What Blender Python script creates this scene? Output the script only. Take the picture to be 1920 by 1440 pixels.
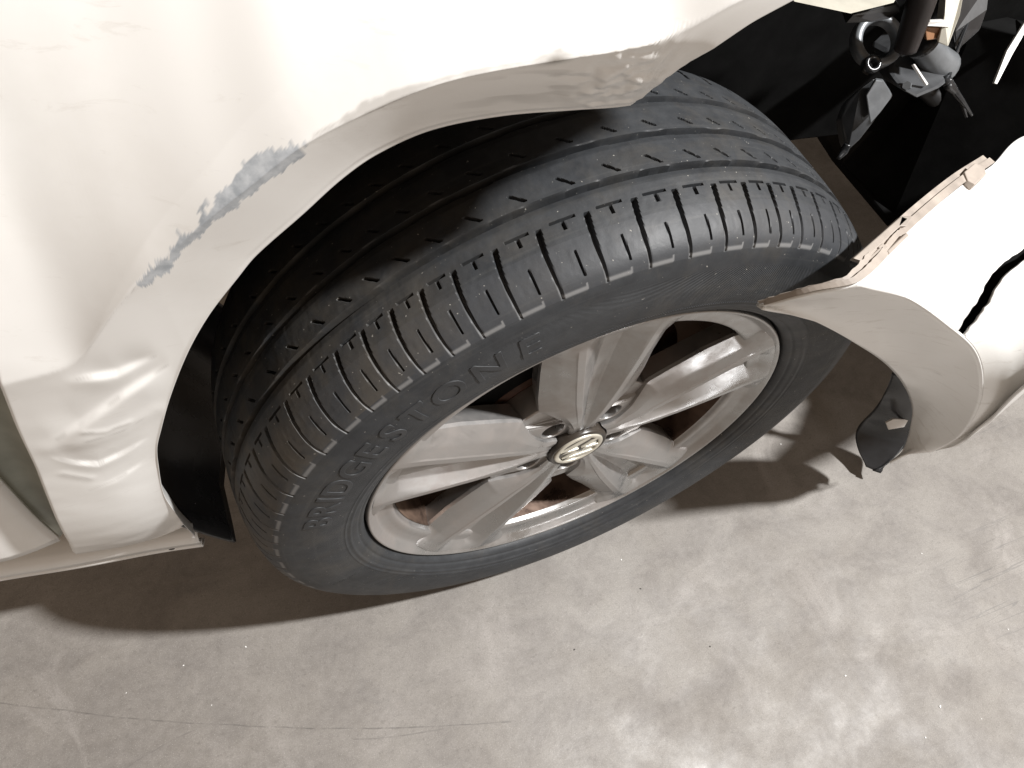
import bpy, bmesh, math, random
import numpy as np
from mathutils import Vector, Matrix, noise

for o in list(bpy.data.objects):
    bpy.data.objects.remove(o, do_unlink=True)
SC = bpy.context.scene
COL = SC.collection
random.seed(7)
rng = np.random.default_rng(7)

# ------------------------------------------------------------------ camera
CAM_LOC = np.array([-0.30954, -0.37939, 1.06170])
RIGHT = np.array([0.9141556, -0.3785389, 0.1450097])
DOWN = np.array([-0.2516655, -0.8104231, -0.5290358])
FWD = np.array([0.3177798, 0.4471271, -0.8361180])
FPX = 1429.57                                   # focal length in pixels of a 1920 px wide picture
cam_data = bpy.data.cameras.new('camera')
cam_data.sensor_width = 36.0
cam_data.lens = 36.0 * FPX / 1920.0
cam_data.clip_start = 0.02
cam_data.clip_end = 60.0
cam = bpy.data.objects.new('camera', cam_data)
cam.matrix_world = Matrix(((RIGHT[0], -DOWN[0], -FWD[0], CAM_LOC[0]),
                           (RIGHT[1], -DOWN[1], -FWD[1], CAM_LOC[1]),
                           (RIGHT[2], -DOWN[2], -FWD[2], CAM_LOC[2]),
                           (0, 0, 0, 1)))
COL.objects.link(cam)
SC.camera = cam

# ------------------------------------------------------------------ light (indoor hall at night: ceiling lamp and an added fill)
world = bpy.data.worlds.new('World')
SC.world = world
world.use_nodes = True
bg = world.node_tree.nodes['Background']
bg.inputs[0].default_value = (1.0, 0.77, 0.58, 1)
bg.inputs[1].default_value = 0.33

def lamp(name, loc, target, power, size, color, size_y=None):
    d = bpy.data.lights.new(name, 'AREA')
    d.energy = power
    d.color = color
    if size_y:
        d.shape = 'RECTANGLE'; d.size = size; d.size_y = size_y
    else:
        d.shape = 'DISK'; d.size = size
    o = bpy.data.objects.new(name, d)
    o.location = loc
    v = Vector(target) - Vector(loc)
    o.rotation_euler = v.to_track_quat('-Z', 'Y').to_euler()
    COL.objects.link(o)
    return o
lamp('ceiling_lamp', (1.7875, -1.0425, 3.60), (0.0, -0.2, 0.3), 300.0, 0.18, (1.0, 0.99, 0.98))
lamp('fill_light', (0.6, -3.5, 1.15), (0.0, 0.0, 0.45), 15.0, 1.1, (0.99, 0.99, 1.0), 0.55)  # added low fill, stands in for wall bounce and lamps farther off

SC.view_settings.view_transform = 'Standard'
SC.view_settings.look = 'None'
SC.view_settings.gamma = 1.0
SC.view_settings.exposure = 0.0
SC.render.engine = 'CYCLES'
SC.cycles.max_bounces = 8

# ------------------------------------------------------------------ frames of reference
WH = 0.347                                       # height of the wheel centre
STEER = math.radians(-8.43)                      # the car points 8 degrees away from the wheel's rolling direction
CF = np.array([math.cos(STEER), math.sin(STEER), 0])
CL = np.array([-math.sin(STEER), math.cos(STEER), 0])
def ray(x, y):
    return RIGHT * ((x - 960) / FPX) + DOWN * ((y - 720) / FPX) + FWD
def at_z(x, y, z=0.0):
    r = ray(x, y); return CAM_LOC + (z - CAM_LOC[2]) / r[2] * r
def to_car(P):
    P = np.asarray(P, float); return np.stack([P @ CF, P @ CL, P[..., 2]], -1)
def at_car(x, y, yc):
    r = ray(x, y); return to_car(CAM_LOC + (yc - CAM_LOC @ CL) / (r @ CL) * r)
def at_carz(x, y, z):
    return to_car(at_z(x, y, z))

# ------------------------------------------------------------------ helpers
def mesh_obj(name, verts, faces, mat, parent=None, smooth=True):
    me = bpy.data.meshes.new(name)
    verts = np.asarray(verts, float)
    me.from_pydata([tuple(v) for v in verts], [], [tuple(int(i) for i in f) for f in faces])
    me.validate()
    if smooth:
        me.polygons.foreach_set('use_smooth', [True] * len(me.polygons))
    me.materials.append(mat)
    o = bpy.data.objects.new(name, me)
    COL.objects.link(o)
    if parent is not None: o.parent = parent
    return o
def grid_obj(name, V, mat, parent=None, close_u=False, smooth=True, flip=False):
    V = np.asarray(V, float)
    n, m = V.shape[:2]
    idx = np.arange(n * m).reshape(n, m)
    if close_u: a = idx; b = np.roll(idx, -1, 0)
    else: a = idx[:-1]; b = idx[1:]
    F = np.stack([a[:, :-1], b[:, :-1], b[:, 1:], a[:, 1:]], -1).reshape(-1, 4)
    if flip: F = F[:, ::-1]
    me = bpy.data.meshes.new(name)
    me.vertices.add(n * m)
    me.vertices.foreach_set('co', V.reshape(-1, 3).astype(np.float32).ravel())
    me.loops.add(len(F) * 4)
    me.loops.foreach_set('vertex_index', F.astype(np.int32).ravel())
    me.polygons.add(len(F))
    me.polygons.foreach_set('loop_start', np.arange(0, len(F) * 4, 4, dtype=np.int32))
    me.polygons.foreach_set('loop_total', np.full(len(F), 4, dtype=np.int32))
    me.polygons.foreach_set('use_smooth', np.full(len(F), smooth))
    me.update(calc_edges=True)
    me.validate()
    me.materials.append(mat)
    o = bpy.data.objects.new(name, me)
    COL.objects.link(o)
    if parent is not None: o.parent = parent
    return o
def bm_obj(name, bm, mat, parent=None, smooth=False):
    me = bpy.data.meshes.new(name)
    bmesh.ops.recalc_face_normals(bm, faces=bm.faces[:])
    bm.to_mesh(me); bm.free()
    if smooth: me.polygons.foreach_set('use_smooth', [True] * len(me.polygons))
    me.materials.append(mat)
    o = bpy.data.objects.new(name, me)
    COL.objects.link(o)
    if parent is not None: o.parent = parent
    return o
def attr(o, name, arr):
    a = o.data.attributes.new(name, 'FLOAT', 'POINT')
    a.data.foreach_set('value', np.asarray(arr, np.float32).ravel())
def attr3(o, name, arr):
    a = o.data.attributes.new(name, 'FLOAT_VECTOR', 'POINT')
    a.data.foreach_set('vector', np.asarray(arr, np.float32).ravel())
def empty(name, loc=(0, 0, 0), rz=0, parent=None):
    o = bpy.data.objects.new(name, None)
    o.location = loc; o.rotation_euler = (0, 0, rz); o.empty_display_size = 0.1
    COL.objects.link(o)
    if parent is not None: o.parent = parent
    return o
def tag(o, label=None, cat=None, group=None, kind=None):
    if label: o['label'] = label
    if cat: o['category'] = cat
    if group: o['group'] = group
    if kind: o['kind'] = kind
def solid(o, t, off=0.0):
    m = o.modifiers.new('thickness', 'SOLIDIFY'); m.thickness = t; m.offset = off
def bevel(o, w, seg=2):
    m = o.modifiers.new('edges', 'BEVEL'); m.width = w; m.segments = seg; m.limit_method = 'ANGLE'; m.angle_limit = math.radians(35)
def catmull(P, n):
    """smooth curve through points, n samples, chord-length spaced"""
    P = np.asarray(P, float)
    d = np.r_[0, np.cumsum(np.linalg.norm(np.diff(P, axis=0), axis=1))]
    t = np.linspace(0, d[-1], n)
    m = np.empty_like(P)
    m[1:-1] = (P[2:] - P[:-2]) / (d[2:] - d[:-2])[:, None]
    m[0] = (P[1] - P[0]) / (d[1] - d[0]); m[-1] = (P[-1] - P[-2]) / (d[-1] - d[-2])
    i = np.clip(np.searchsorted(d, t, side='right') - 1, 0, len(P) - 2)
    h = (d[i + 1] - d[i])[:, None]; s = ((t - d[i]) / h[:, 0])[:, None]
    return ((2*s**3 - 3*s**2 + 1) * P[i] + (s**3 - 2*s**2 + s) * h * m[i] + (-2*s**3 + 3*s**2) * P[i + 1] + (s**3 - s**2) * h * m[i + 1])
def sstep(a, b, x):
    t = np.clip((x - a) / (b - a), 0, 1); return t * t * (3 - 2 * t)
def vnoise(x, y, seed=0):
    """value noise, vectorised"""
    xi = np.floor(x).astype(int); yi = np.floor(y).astype(int)
    fx = x - xi; fy = y - yi
    fx = fx * fx * (3 - 2 * fx); fy = fy * fy * (3 - 2 * fy)
    def h(a, b):
        v = np.sin(a * 127.1 + b * 311.7 + seed * 74.7) * 43758.5453
        return v - np.floor(v)
    return (h(xi, yi) * (1 - fx) + h(xi + 1, yi) * fx) * (1 - fy) + (h(xi, yi + 1) * (1 - fx) + h(xi + 1, yi + 1) * fx) * fy
def tube(path, rad, n=10, closed_ends=True):
    """verts/faces of a tube along a path; rad scalar or list"""
    P = np.asarray(path, float); m = len(P)
    rad = np.full(m, rad) if np.isscalar(rad) else np.asarray(rad, float)
    T = np.gradient(P, axis=0); T /= np.linalg.norm(T, axis=1)[:, None]
    up = np.array([0, 0, 1.0]) if abs(T[0][2]) < .9 else np.array([1.0, 0, 0])
    V = []
    for i in range(m):
        a = np.cross(T[i], up); a /= np.linalg.norm(a); b = np.cross(T[i], a); up = -b if False else up
        for k in range(n):
            w = 2 * math.pi * k / n
            V.append(P[i] + rad[i] * (math.cos(w) * a + math.sin(w) * b))
    F = []
    for i in range(m - 1):
        for k in range(n):
            F.append((i*n + k, i*n + (k+1) % n, (i+1)*n + (k+1) % n, (i+1)*n + k))
    if closed_ends:
        F.append(tuple(range(n))[::-1]); F.append(tuple((m-1)*n + k for k in range(n)))
    return V, F
def lathe(prof, n=128, a0=0.0, a1=2*math.pi):
    """revolve (y, r) about the y axis -> grid [angle][row]"""
    prof = np.asarray(prof, float)
    full = abs(a1 - a0 - 2*math.pi) < 1e-6
    th = np.linspace(a0, a1, n, endpoint=not full)
    V = np.empty((n, len(prof), 3))
    V[..., 0] = np.sin(th)[:, None] * prof[None, :, 1]
    V[..., 1] = prof[None, :, 0]
    V[..., 2] = np.cos(th)[:, None] * prof[None, :, 1]
    return V, full
def prism(poly, depth_vec, name, mat, parent=None, bev=0.0):
    """extrude a 3D polygon along a vector"""
    bm = bmesh.new()
    a = [bm.verts.new(tuple(p)) for p in poly]
    b = [bm.verts.new(tuple(np.asarray(p) + np.asarray(depth_vec))) for p in poly]
    bm.faces.new(a); bm.faces.new(b[::-1])
    for i in range(len(a)):
        j = (i + 1) % len(a)
        bm.faces.new((a[i], b[i], b[j], a[j]))
    o = bm_obj(name, bm, mat, parent)
    if bev: bevel(o, bev)
    return o

# ------------------------------------------------------------------ materials
def new_mat(name):
    m = bpy.data.materials.new(name); m.use_nodes = True
    nt = m.node_tree
    b = nt.nodes['Principled BSDF']
    return m, nt, b
def N(nt, t, **kw):
    n = nt.nodes.new(t)
    for k, v in kw.items(): setattr(n, k, v)
    return n
def noise_tex(nt, vec, scale, detail=4.0, rough=0.55, dist=0.0):
    n = N(nt, 'ShaderNodeTexNoise')
    n.inputs['Scale'].default_value = scale; n.inputs['Detail'].default_value = detail
    n.inputs['Roughness'].default_value = rough; n.inputs['Distortion'].default_value = dist
    if vec is not None: nt.links.new(vec, n.inputs['Vector'])
    return n.outputs['Fac']
def ramp(nt, fac, p0, p1, c0=(0, 0, 0, 1), c1=(1, 1, 1, 1)):
    r = N(nt, 'ShaderNodeValToRGB')
    r.color_ramp.elements[0].position = p0; r.color_ramp.elements[0].color = c0
    r.color_ramp.elements[1].position = p1; r.color_ramp.elements[1].color = c1
    nt.links.new(fac, r.inputs[0]); return r.outputs[0]
def mix(nt, fac, a, b, mode='MIX'):
    m = N(nt, 'ShaderNodeMix', data_type='RGBA', blend_type=mode)
    if isinstance(fac, (int, float)): m.inputs[0].default_value = fac
    else: nt.links.new(fac, m.inputs[0])
    for v, s in ((a, m.inputs[6]), (b, m.inputs[7])):
        if isinstance(v, tuple): s.default_value = v if len(v) == 4 else v + (1,)
        else: nt.links.new(v, s)
    return m.outputs[2]
def math_n(nt, op, a, b=None, c=None):
    m = N(nt, 'ShaderNodeMath', operation=op)
    for v, s in zip((a, b, c), m.inputs):
        if v is None: continue
        if isinstance(v, (int, float)): s.default_value = v
        else: nt.links.new(v, s)
    return m.outputs[0]
def bump(nt, bsdf, h, strength, dist=0.001, prev=None):
    b = N(nt, 'ShaderNodeBump')
    b.inputs['Strength'].default_value = strength; b.inputs['Distance'].default_value = dist
    nt.links.new(h, b.inputs['Height'])
    if prev is not None: nt.links.new(prev, b.inputs['Normal'])
    nt.links.new(b.outputs[0], bsdf.inputs['Normal'])
    return b.outputs[0]
def objco(nt): return N(nt, 'ShaderNodeTexCoord').outputs['Object']
def mapped(nt, vec, scale=(1, 1, 1), rot=(0, 0, 0), loc=(0, 0, 0)):
    m = N(nt, 'ShaderNodeMapping')
    m.inputs['Scale'].default_value = scale; m.inputs['Rotation'].default_value = rot; m.inputs['Location'].default_value = loc
    nt.links.new(vec, m.inputs['Vector']); return m.outputs[0]
def getattr_n(nt, name, out='Fac'):
    a = N(nt, 'ShaderNodeAttribute', attribute_name=name); return a.outputs[out]

def mat_simple(name, col, rough, metal=0.0, var=0.25, scale=40.0, bump_s=0.15, coat=0.0):
    m, nt, b = new_mat(name)
    co = objco(nt)
    f = noise_tex(nt, co, scale, 5)
    dark = tuple(c * (1 - var) for c in col); light = tuple(min(1, c * (1 + var)) for c in col)
    nt.links.new(mix(nt, ramp(nt, f, .3, .7), dark, light), b.inputs['Base Color'])
    f2 = noise_tex(nt, co, scale * 0.35, 4)
    nt.links.new(math_n(nt, 'MULTIPLY_ADD', f2, 0.25, rough - 0.12), b.inputs['Roughness'])
    b.inputs['Metallic'].default_value = metal
    b.inputs['Coat Weight'].default_value = coat
    b.inputs['Coat Roughness'].default_value = 0.15
    if bump_s: bump(nt, b, noise_tex(nt, co, scale * 4, 4), bump_s, 0.0006)
    return m

def make_concrete():
    m, nt, b = new_mat('worn_concrete')
    co = objco(nt)
    big = noise_tex(nt, co, 2.6, 6, .6, .4)
    mid = noise_tex(nt, mapped(nt, co, (1, 1.5, 1), (0, 0, .5)), 11.0, 7, .62, .6)
    fine = noise_tex(nt, co, 85.0, 6, .6)
    c = mix(nt, ramp(nt, big, .34, .66), (.240, .220, .196), (.340, .320, .292))
    c = mix(nt, ramp(nt, mid, .36, .62), mix(nt, .68, c, (.165, .150, .138)), c)
    c = mix(nt, ramp(nt, noise_tex(nt, mapped(nt, co, loc=(3, 1, 0)), 6.0, 7, .65, .8), .55, .72), c, (.40, .375, .35))
    blotch = ramp(nt, noise_tex(nt, mapped(nt, co, loc=(7, 2, 0)), 7.5, 5, .6, .5), .62, .74)
    c = mix(nt, math_n(nt, 'MULTIPLY', blotch, .55), c, (.125, .12, .12))
    c = mix(nt, math_n(nt, 'MULTIPLY', ramp(nt, fine, .38, .70), .6), c, mix(nt, .5, c, (.40, .375, .35)))
    c = mix(nt, math_n(nt, 'MULTIPLY', ramp(nt, noise_tex(nt, co, 210.0, 5, .65), .56, .70), .5), c, (.11, .10, .09))
    g2 = noise_tex(nt, co, 520.0, 3, .6)
    c = mix(nt, math_n(nt, 'MULTIPLY', ramp(nt, g2, .40, .66), .45), mix(nt, .5, c, (.12, .11, .10)), c)
    g3 = ramp(nt, noise_tex(nt, mapped(nt, co, loc=(1, 8, 0)), 900.0, 2, .5), .63, .69)
    c = mix(nt, math_n(nt, 'MULTIPLY', g3, .5), c, (.45, .43, .41))
    # curved drag marks left on the slab
    sx = N(nt, 'ShaderNodeSeparateXYZ'); nt.links.new(co, sx.inputs[0])
    wob = math_n(nt, 'MULTIPLY', math_n(nt, 'SUBTRACT', noise_tex(nt, co, 14.0, 3), .5), .006)
    for (ax_, ay_, ar_, x0_, x1_, am_) in ((.7504, 2.4953, 2.9152, -.72, -.10, .55), (-.4576, -.5346, .3767, -.56, -.43, .30), (-.0179, .5786, .8636, -.30, -.19, .40)):
        dx_ = math_n(nt, 'SUBTRACT', sx.outputs[0], ax_); dy_ = math_n(nt, 'SUBTRACT', sx.outputs[1], ay_)
        rr_ = math_n(nt, 'SQRT', math_n(nt, 'ADD', math_n(nt, 'MULTIPLY', dx_, dx_), math_n(nt, 'MULTIPLY', dy_, dy_)))
        de_ = math_n(nt, 'ABSOLUTE', math_n(nt, 'ADD', math_n(nt, 'SUBTRACT', rr_, ar_), wob))
        ln_ = math_n(nt, 'LESS_THAN', de_, .0008)
        ln_ = math_n(nt, 'MULTIPLY', ln_, math_n(nt, 'GREATER_THAN', sx.outputs[0], x0_))
        ln_ = math_n(nt, 'MULTIPLY', ln_, math_n(nt, 'LESS_THAN', sx.outputs[0], x1_))
        ln_ = math_n(nt, 'MULTIPLY', ln_, math_n(nt, 'LESS_THAN', sx.outputs[1], .1))
        ln_ = math_n(nt, 'MULTIPLY', ln_, ramp(nt, noise_tex(nt, co, 60.0, 4), .35, .6))
        c = mix(nt, math_n(nt, 'MULTIPLY', ln_, am_), c, (.07, .065, .06))
    # long hairline scratches from dragged panels
    for k, (ang, sc, lo) in enumerate(((.35, 1.6, 4.1),)):
        v = mapped(nt, co, (1.0, 26.0, 1), (0, 0, ang), (lo, lo, 0))
        s = noise_tex(nt, v, sc, 3, .5, .25)
        line = math_n(nt, 'LESS_THAN', math_n(nt, 'ABSOLUTE', math_n(nt, 'SUBTRACT', s, .52)), .006)
        gate = ramp(nt, noise_tex(nt, mapped(nt, co, loc=(lo, 0, 0)), 2.2, 2), .54, .66)
        c = mix(nt, math_n(nt, 'MULTIPLY', math_n(nt, 'MULTIPLY', line, gate), .45), c, (.12, .115, .11))
    nt.links.new(c, b.inputs['Base Color'])
    r = ramp(nt, noise_tex(nt, co, 7.0, 6, .65), .36, .64, (.40, .40, .40, 1), (.74, .74, .74, 1))
    nt.links.new(r, b.inputs['Roughness'])
    b.inputs['Specular IOR Level'].default_value = 0.45
    h = math_n(nt, 'ADD', math_n(nt, 'MULTIPLY', mid, 1.0), math_n(nt, 'MULTIPLY', fine, .35))
    bump(nt, b, h, .25, .003)
    return m

def make_paint(name, with_bare, wearf=1.0):
    m, nt, b = new_mat(name)
    co = objco(nt)
    base = (.80, .795, .775)
    c = mix(nt, math_n(nt, 'MULTIPLY', ramp(nt, noise_tex(nt, co, 9.0, 6, .65), .48, .75), .16), base, (.50, .46, .40))
    dirt = noise_tex(nt, mapped(nt, co, (2, 2, 7), (0, .3, .2)), 14.0, 7, .72, .6)
    c = mix(nt, math_n(nt, 'MULTIPLY', ramp(nt, dirt, .60 - .03 * (wearf - 1), .74), min(.6, .22 * wearf)), c, (.40, .36, .30))
    # fine scuffs
    v = mapped(nt, co, (7, 7, 60), (0, .35, 0))
    sc = ramp(nt, noise_tex(nt, v, 4.0, 4, .6, .3), .66, .70)
    gate = ramp(nt, noise_tex(nt, co, 7.0, 3), .50, .62)
    c = mix(nt, math_n(nt, 'MULTIPLY', math_n(nt, 'MULTIPLY', sc, gate), min(.8, .35 * (wearf - .75))), c, (.30, .28, .26))
    rough = 0.30
    if with_bare:
        bare = getattr_n(nt, 'bare'); scuff = getattr_n(nt, 'scuff')
        prim = mix(nt, ramp(nt, noise_tex(nt, co, 120.0, 5, .6), .35, .65), (.33, .36, .39), (.53, .56, .59))
        c = mix(nt, scuff, c, (.20, .18, .155))
        c = mix(nt, bare, c, prim)
        nt.links.new(math_n(nt, 'MULTIPLY_ADD', bare, .35, rough), b.inputs['Roughness'])
    else:
        b.inputs['Roughness'].default_value = rough
    nt.links.new(c, b.inputs['Base Color'])
    b.inputs['Coat Weight'].default_value = 0.35
    b.inputs['Coat Roughness'].default_value = 0.12
    bump(nt, b, noise_tex(nt, co, 30.0, 4), .05, .001)
    return m

def make_rubber():
    m, nt, b = new_mat('tyre_rubber')
    tp = getattr_n(nt, 'tp', 'Vector')          # (arc length, axial position, radius)
    co = objco(nt)
    sep = N(nt, 'ShaderNodeSeparateXYZ'); nt.links.new(tp, sep.inputs[0])
    arc, ax, rad = sep.outputs
    c = mix(nt, ramp(nt, noise_tex(nt, co, 60.0, 6, .6), .3, .7), (.021, .023, .026), (.036, .039, .043))
    dust = math_n(nt, 'MULTIPLY', ramp(nt, noise_tex(nt, co, 16.0, 6, .7, .4), .50, .76), .30)
    c = mix(nt, dust, c, (.105, .090, .068))
    # worn, drier band on the shoulder of the tread
    band = math_n(nt, 'MULTIPLY', math_n(nt, 'LESS_THAN', ax, -.078), math_n(nt, 'GREATER_THAN', rad, .322))
    c = mix(nt, math_n(nt, 'MULTIPLY', band, .35), c, (.055, .058, .064))
    streak = ramp(nt, noise_tex(nt, mapped(nt, tp, (6, 260, 260)), 1.0, 4, .6), .55, .75)
    c = mix(nt, math_n(nt, 'MULTIPLY', streak, .30), c, (.085, .085, .082))
    rear = N(nt, 'ShaderNodeMapRange'); rear.inputs[1].default_value = -.05; rear.inputs[2].default_value = -.32
    nt.links.new(arc, rear.inputs[0])
    mud = math_n(nt, 'MULTIPLY', math_n(nt, 'MULTIPLY', rear.outputs[0], math_n(nt, 'GREATER_THAN', rad, .326)), ramp(nt, noise_tex(nt, mapped(nt, co, loc=(5, 5, 5)), 22.0, 5, .65, .3), .40, .66))
    c = mix(nt, math_n(nt, 'MULTIPLY', mud, .62), c, (.098, .082, .060))
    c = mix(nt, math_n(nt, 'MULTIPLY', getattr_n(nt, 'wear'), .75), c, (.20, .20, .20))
    spk = ramp(nt, noise_tex(nt, co, 330.0, 2, .5), .735, .76)
    c = mix(nt, math_n(nt, 'MULTIPLY', spk, .6), c, (.42, .40, .36))
    nt.links.new(c, b.inputs['Base Color'])
    nt.links.new(math_n(nt, 'MULTIPLY_ADD', noise_tex(nt, co, 25.0, 5), .3, .42), b.inputs['Roughness'])
    b.inputs['Specular IOR Level'].default_value = 0.42
    # fine slanted ribbing moulded into the sidewall
    mr1 = N(nt, 'ShaderNodeMapRange', interpolation_type='SMOOTHSTEP'); mr1.inputs[1].default_value = .3085; mr1.inputs[2].default_value = .3015
    mr2 = N(nt, 'ShaderNodeMapRange', interpolation_type='SMOOTHSTEP'); mr2.inputs[1].default_value = .2585; mr2.inputs[2].default_value = .2625
    nt.links.new(rad, mr1.inputs[0]); nt.links.new(rad, mr2.inputs[0])
    side = math_n(nt, 'MULTIPLY', mr1.outputs[0], mr2.outputs[0])
    ph = math_n(nt, 'MULTIPLY', math_n(nt, 'ADD', arc, math_n(nt, 'MULTIPLY', rad, 1.9)), 2 * math.pi / .0026)
    wave = math_n(nt, 'MULTIPLY', math_n(nt, 'SINE', ph), side)
    front = N(nt, 'ShaderNodeMapRange'); front.inputs[1].default_value = -.42; front.inputs[2].default_value = .02
    front.inputs[3].default_value = .12; front.inputs[4].default_value = 1.0
    nt.links.new(arc, front.inputs[0])
    hh = math_n(nt, 'MULTIPLY', wave, front.outputs[0])
    n1 = bump(nt, b, hh, .55, .0007)
    bump(nt, b, noise_tex(nt, co, 190.0, 5, .65), .30, .0007, n1)
    return m

def make_alloy(name, dust_amt=.44, base=(.45, .455, .455)):
    m, nt, b = new_mat(name)
    co = N(nt, 'ShaderNodeNewGeometry').outputs['Position']
    d = math_n(nt, 'ADD', math_n(nt, 'MULTIPLY', ramp(nt, noise_tex(nt, co, 24.0, 6, .7, .4), .40, .72), .6), math_n(nt, 'MULTIPLY', ramp(nt, noise_tex(nt, co, 8.0, 4, .6, .3), .42, .62), .6))
    f2 = ramp(nt, noise_tex(nt, co, 90.0, 5, .65), .45, .75)
    dd = math_n(nt, 'ADD', math_n(nt, 'MULTIPLY', d, dust_amt), math_n(nt, 'MULTIPLY', f2, dust_amt * .12))
    c = mix(nt, dd, base, (.20, .135, .095))
    nt.links.new(c, b.inputs['Base Color'])
    nt.links.new(math_n(nt, 'SUBTRACT', .93, math_n(nt, 'MULTIPLY', dd, .9)), b.inputs['Metallic'])
    nt.links.new(math_n(nt, 'MULTIPLY_ADD', dd, .5, .24), b.inputs['Roughness'])
    bump(nt, b, noise_tex(nt, co, 160.0, 3), .04, .0005)
    return m

M = {}
M['concrete'] = make_concrete()
M['paint'] = make_paint('white_body_paint', True)
M['paint2'] = make_paint('white_panel_paint', False)
M['bumper'] = make_paint('scuffed_bumper_paint', False, 2.2)
M['rubber'] = make_rubber()
M['letter_rubber'] = mat_simple('letter_rubber', (.030, .032, .035), .58, 0, .25, 60, .2)
M['alloy'] = make_alloy('silver_alloy')
M['barrel'] = make_alloy('dusty_barrel', .8, (.15, .105, .085))
M['blackpl'] = mat_simple('black_plastic', (.016, .016, .017), .42, 0, .35, 30, .2)
M['glossblack'] = mat_simple('glossy_black_plastic', (.022, .023, .025), .24, 0, .3, 30, .1)
M['dullblack'] = mat_simple('dull_black_shade', (.005, .005, .005), .9, 0, .4, 30, .3)  # near-black colour carries the shade inside the front end
M['dullblack'].node_tree.nodes['Principled BSDF'].inputs['Specular IOR Level'].default_value = .08
M['rust'] = mat_simple('rusty_iron', (.085, .042, .028), .70, .2, .5, 45, .35)
M['capdark'] = mat_simple('dark_cap_lacquer', (.035, .028, .022), .30, 0, .3, 80, 0)
M['chrome'] = mat_simple('dull_chrome', (.66, .63, .54), .32, .45, .15, 80, .05)
M['greymetal'] = mat_simple('grey_pressed_metal', (.17, .18, .19), .40, .4, .2, 60, .15)
M['beige'] = mat_simple('beige_undercoat', (.42, .40, .34), .55, 0, .2, 25, .2)
M['flange'] = mat_simple('raw_bumper_plastic', (.34, .295, .255), .60, 0, .2, 40, .25)
M['dusty'] = mat_simple('dusty_black_plastic', (.045, .047, .050), .42, 0, .45, 35, .3)
M['amber'] = mat_simple('amber_lens', (.20, .10, .05), .35, 0, .2, 30, 0)
M['chip'] = mat_simple('white_paint_chip', (.82, .82, .80), .45, 0, .1, 60, 0)
M['grit'] = mat_simple('dark_grit', (.06, .055, .05), .8, 0, .3, 60, .3)
M['darkbrown'] = mat_simple('dark_brown_plastic', (.014, .009, .008), .55, 0, .3, 40, .2)
M['olive'] = mat_simple('shut_line_paint', (.36, .37, .32), .45, 0, .15, 30, .1)

# ------------------------------------------------------------------ floor
fl = grid_obj('floor', np.stack(np.meshgrid(np.linspace(-5, 5, 41), np.linspace(-5, 5, 41), [0.0], indexing='ij'), -1)[:, :, 0, :], M['concrete'])
tag(fl, kind='structure')

# ------------------------------------------------------------------ the car
car = empty('damaged_car', (0, 0, 0), STEER)
tag(car, 'white car with dented front fender and dirty five spoke wheel on concrete', 'car')

# ---- wheel -----------------------------------------------------------
wheel = empty('wheel', (0, 0, WH), -STEER, car)
wheel['label'] = 'front wheel with worn black tyre and dusty silver five spoke rim'

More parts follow.
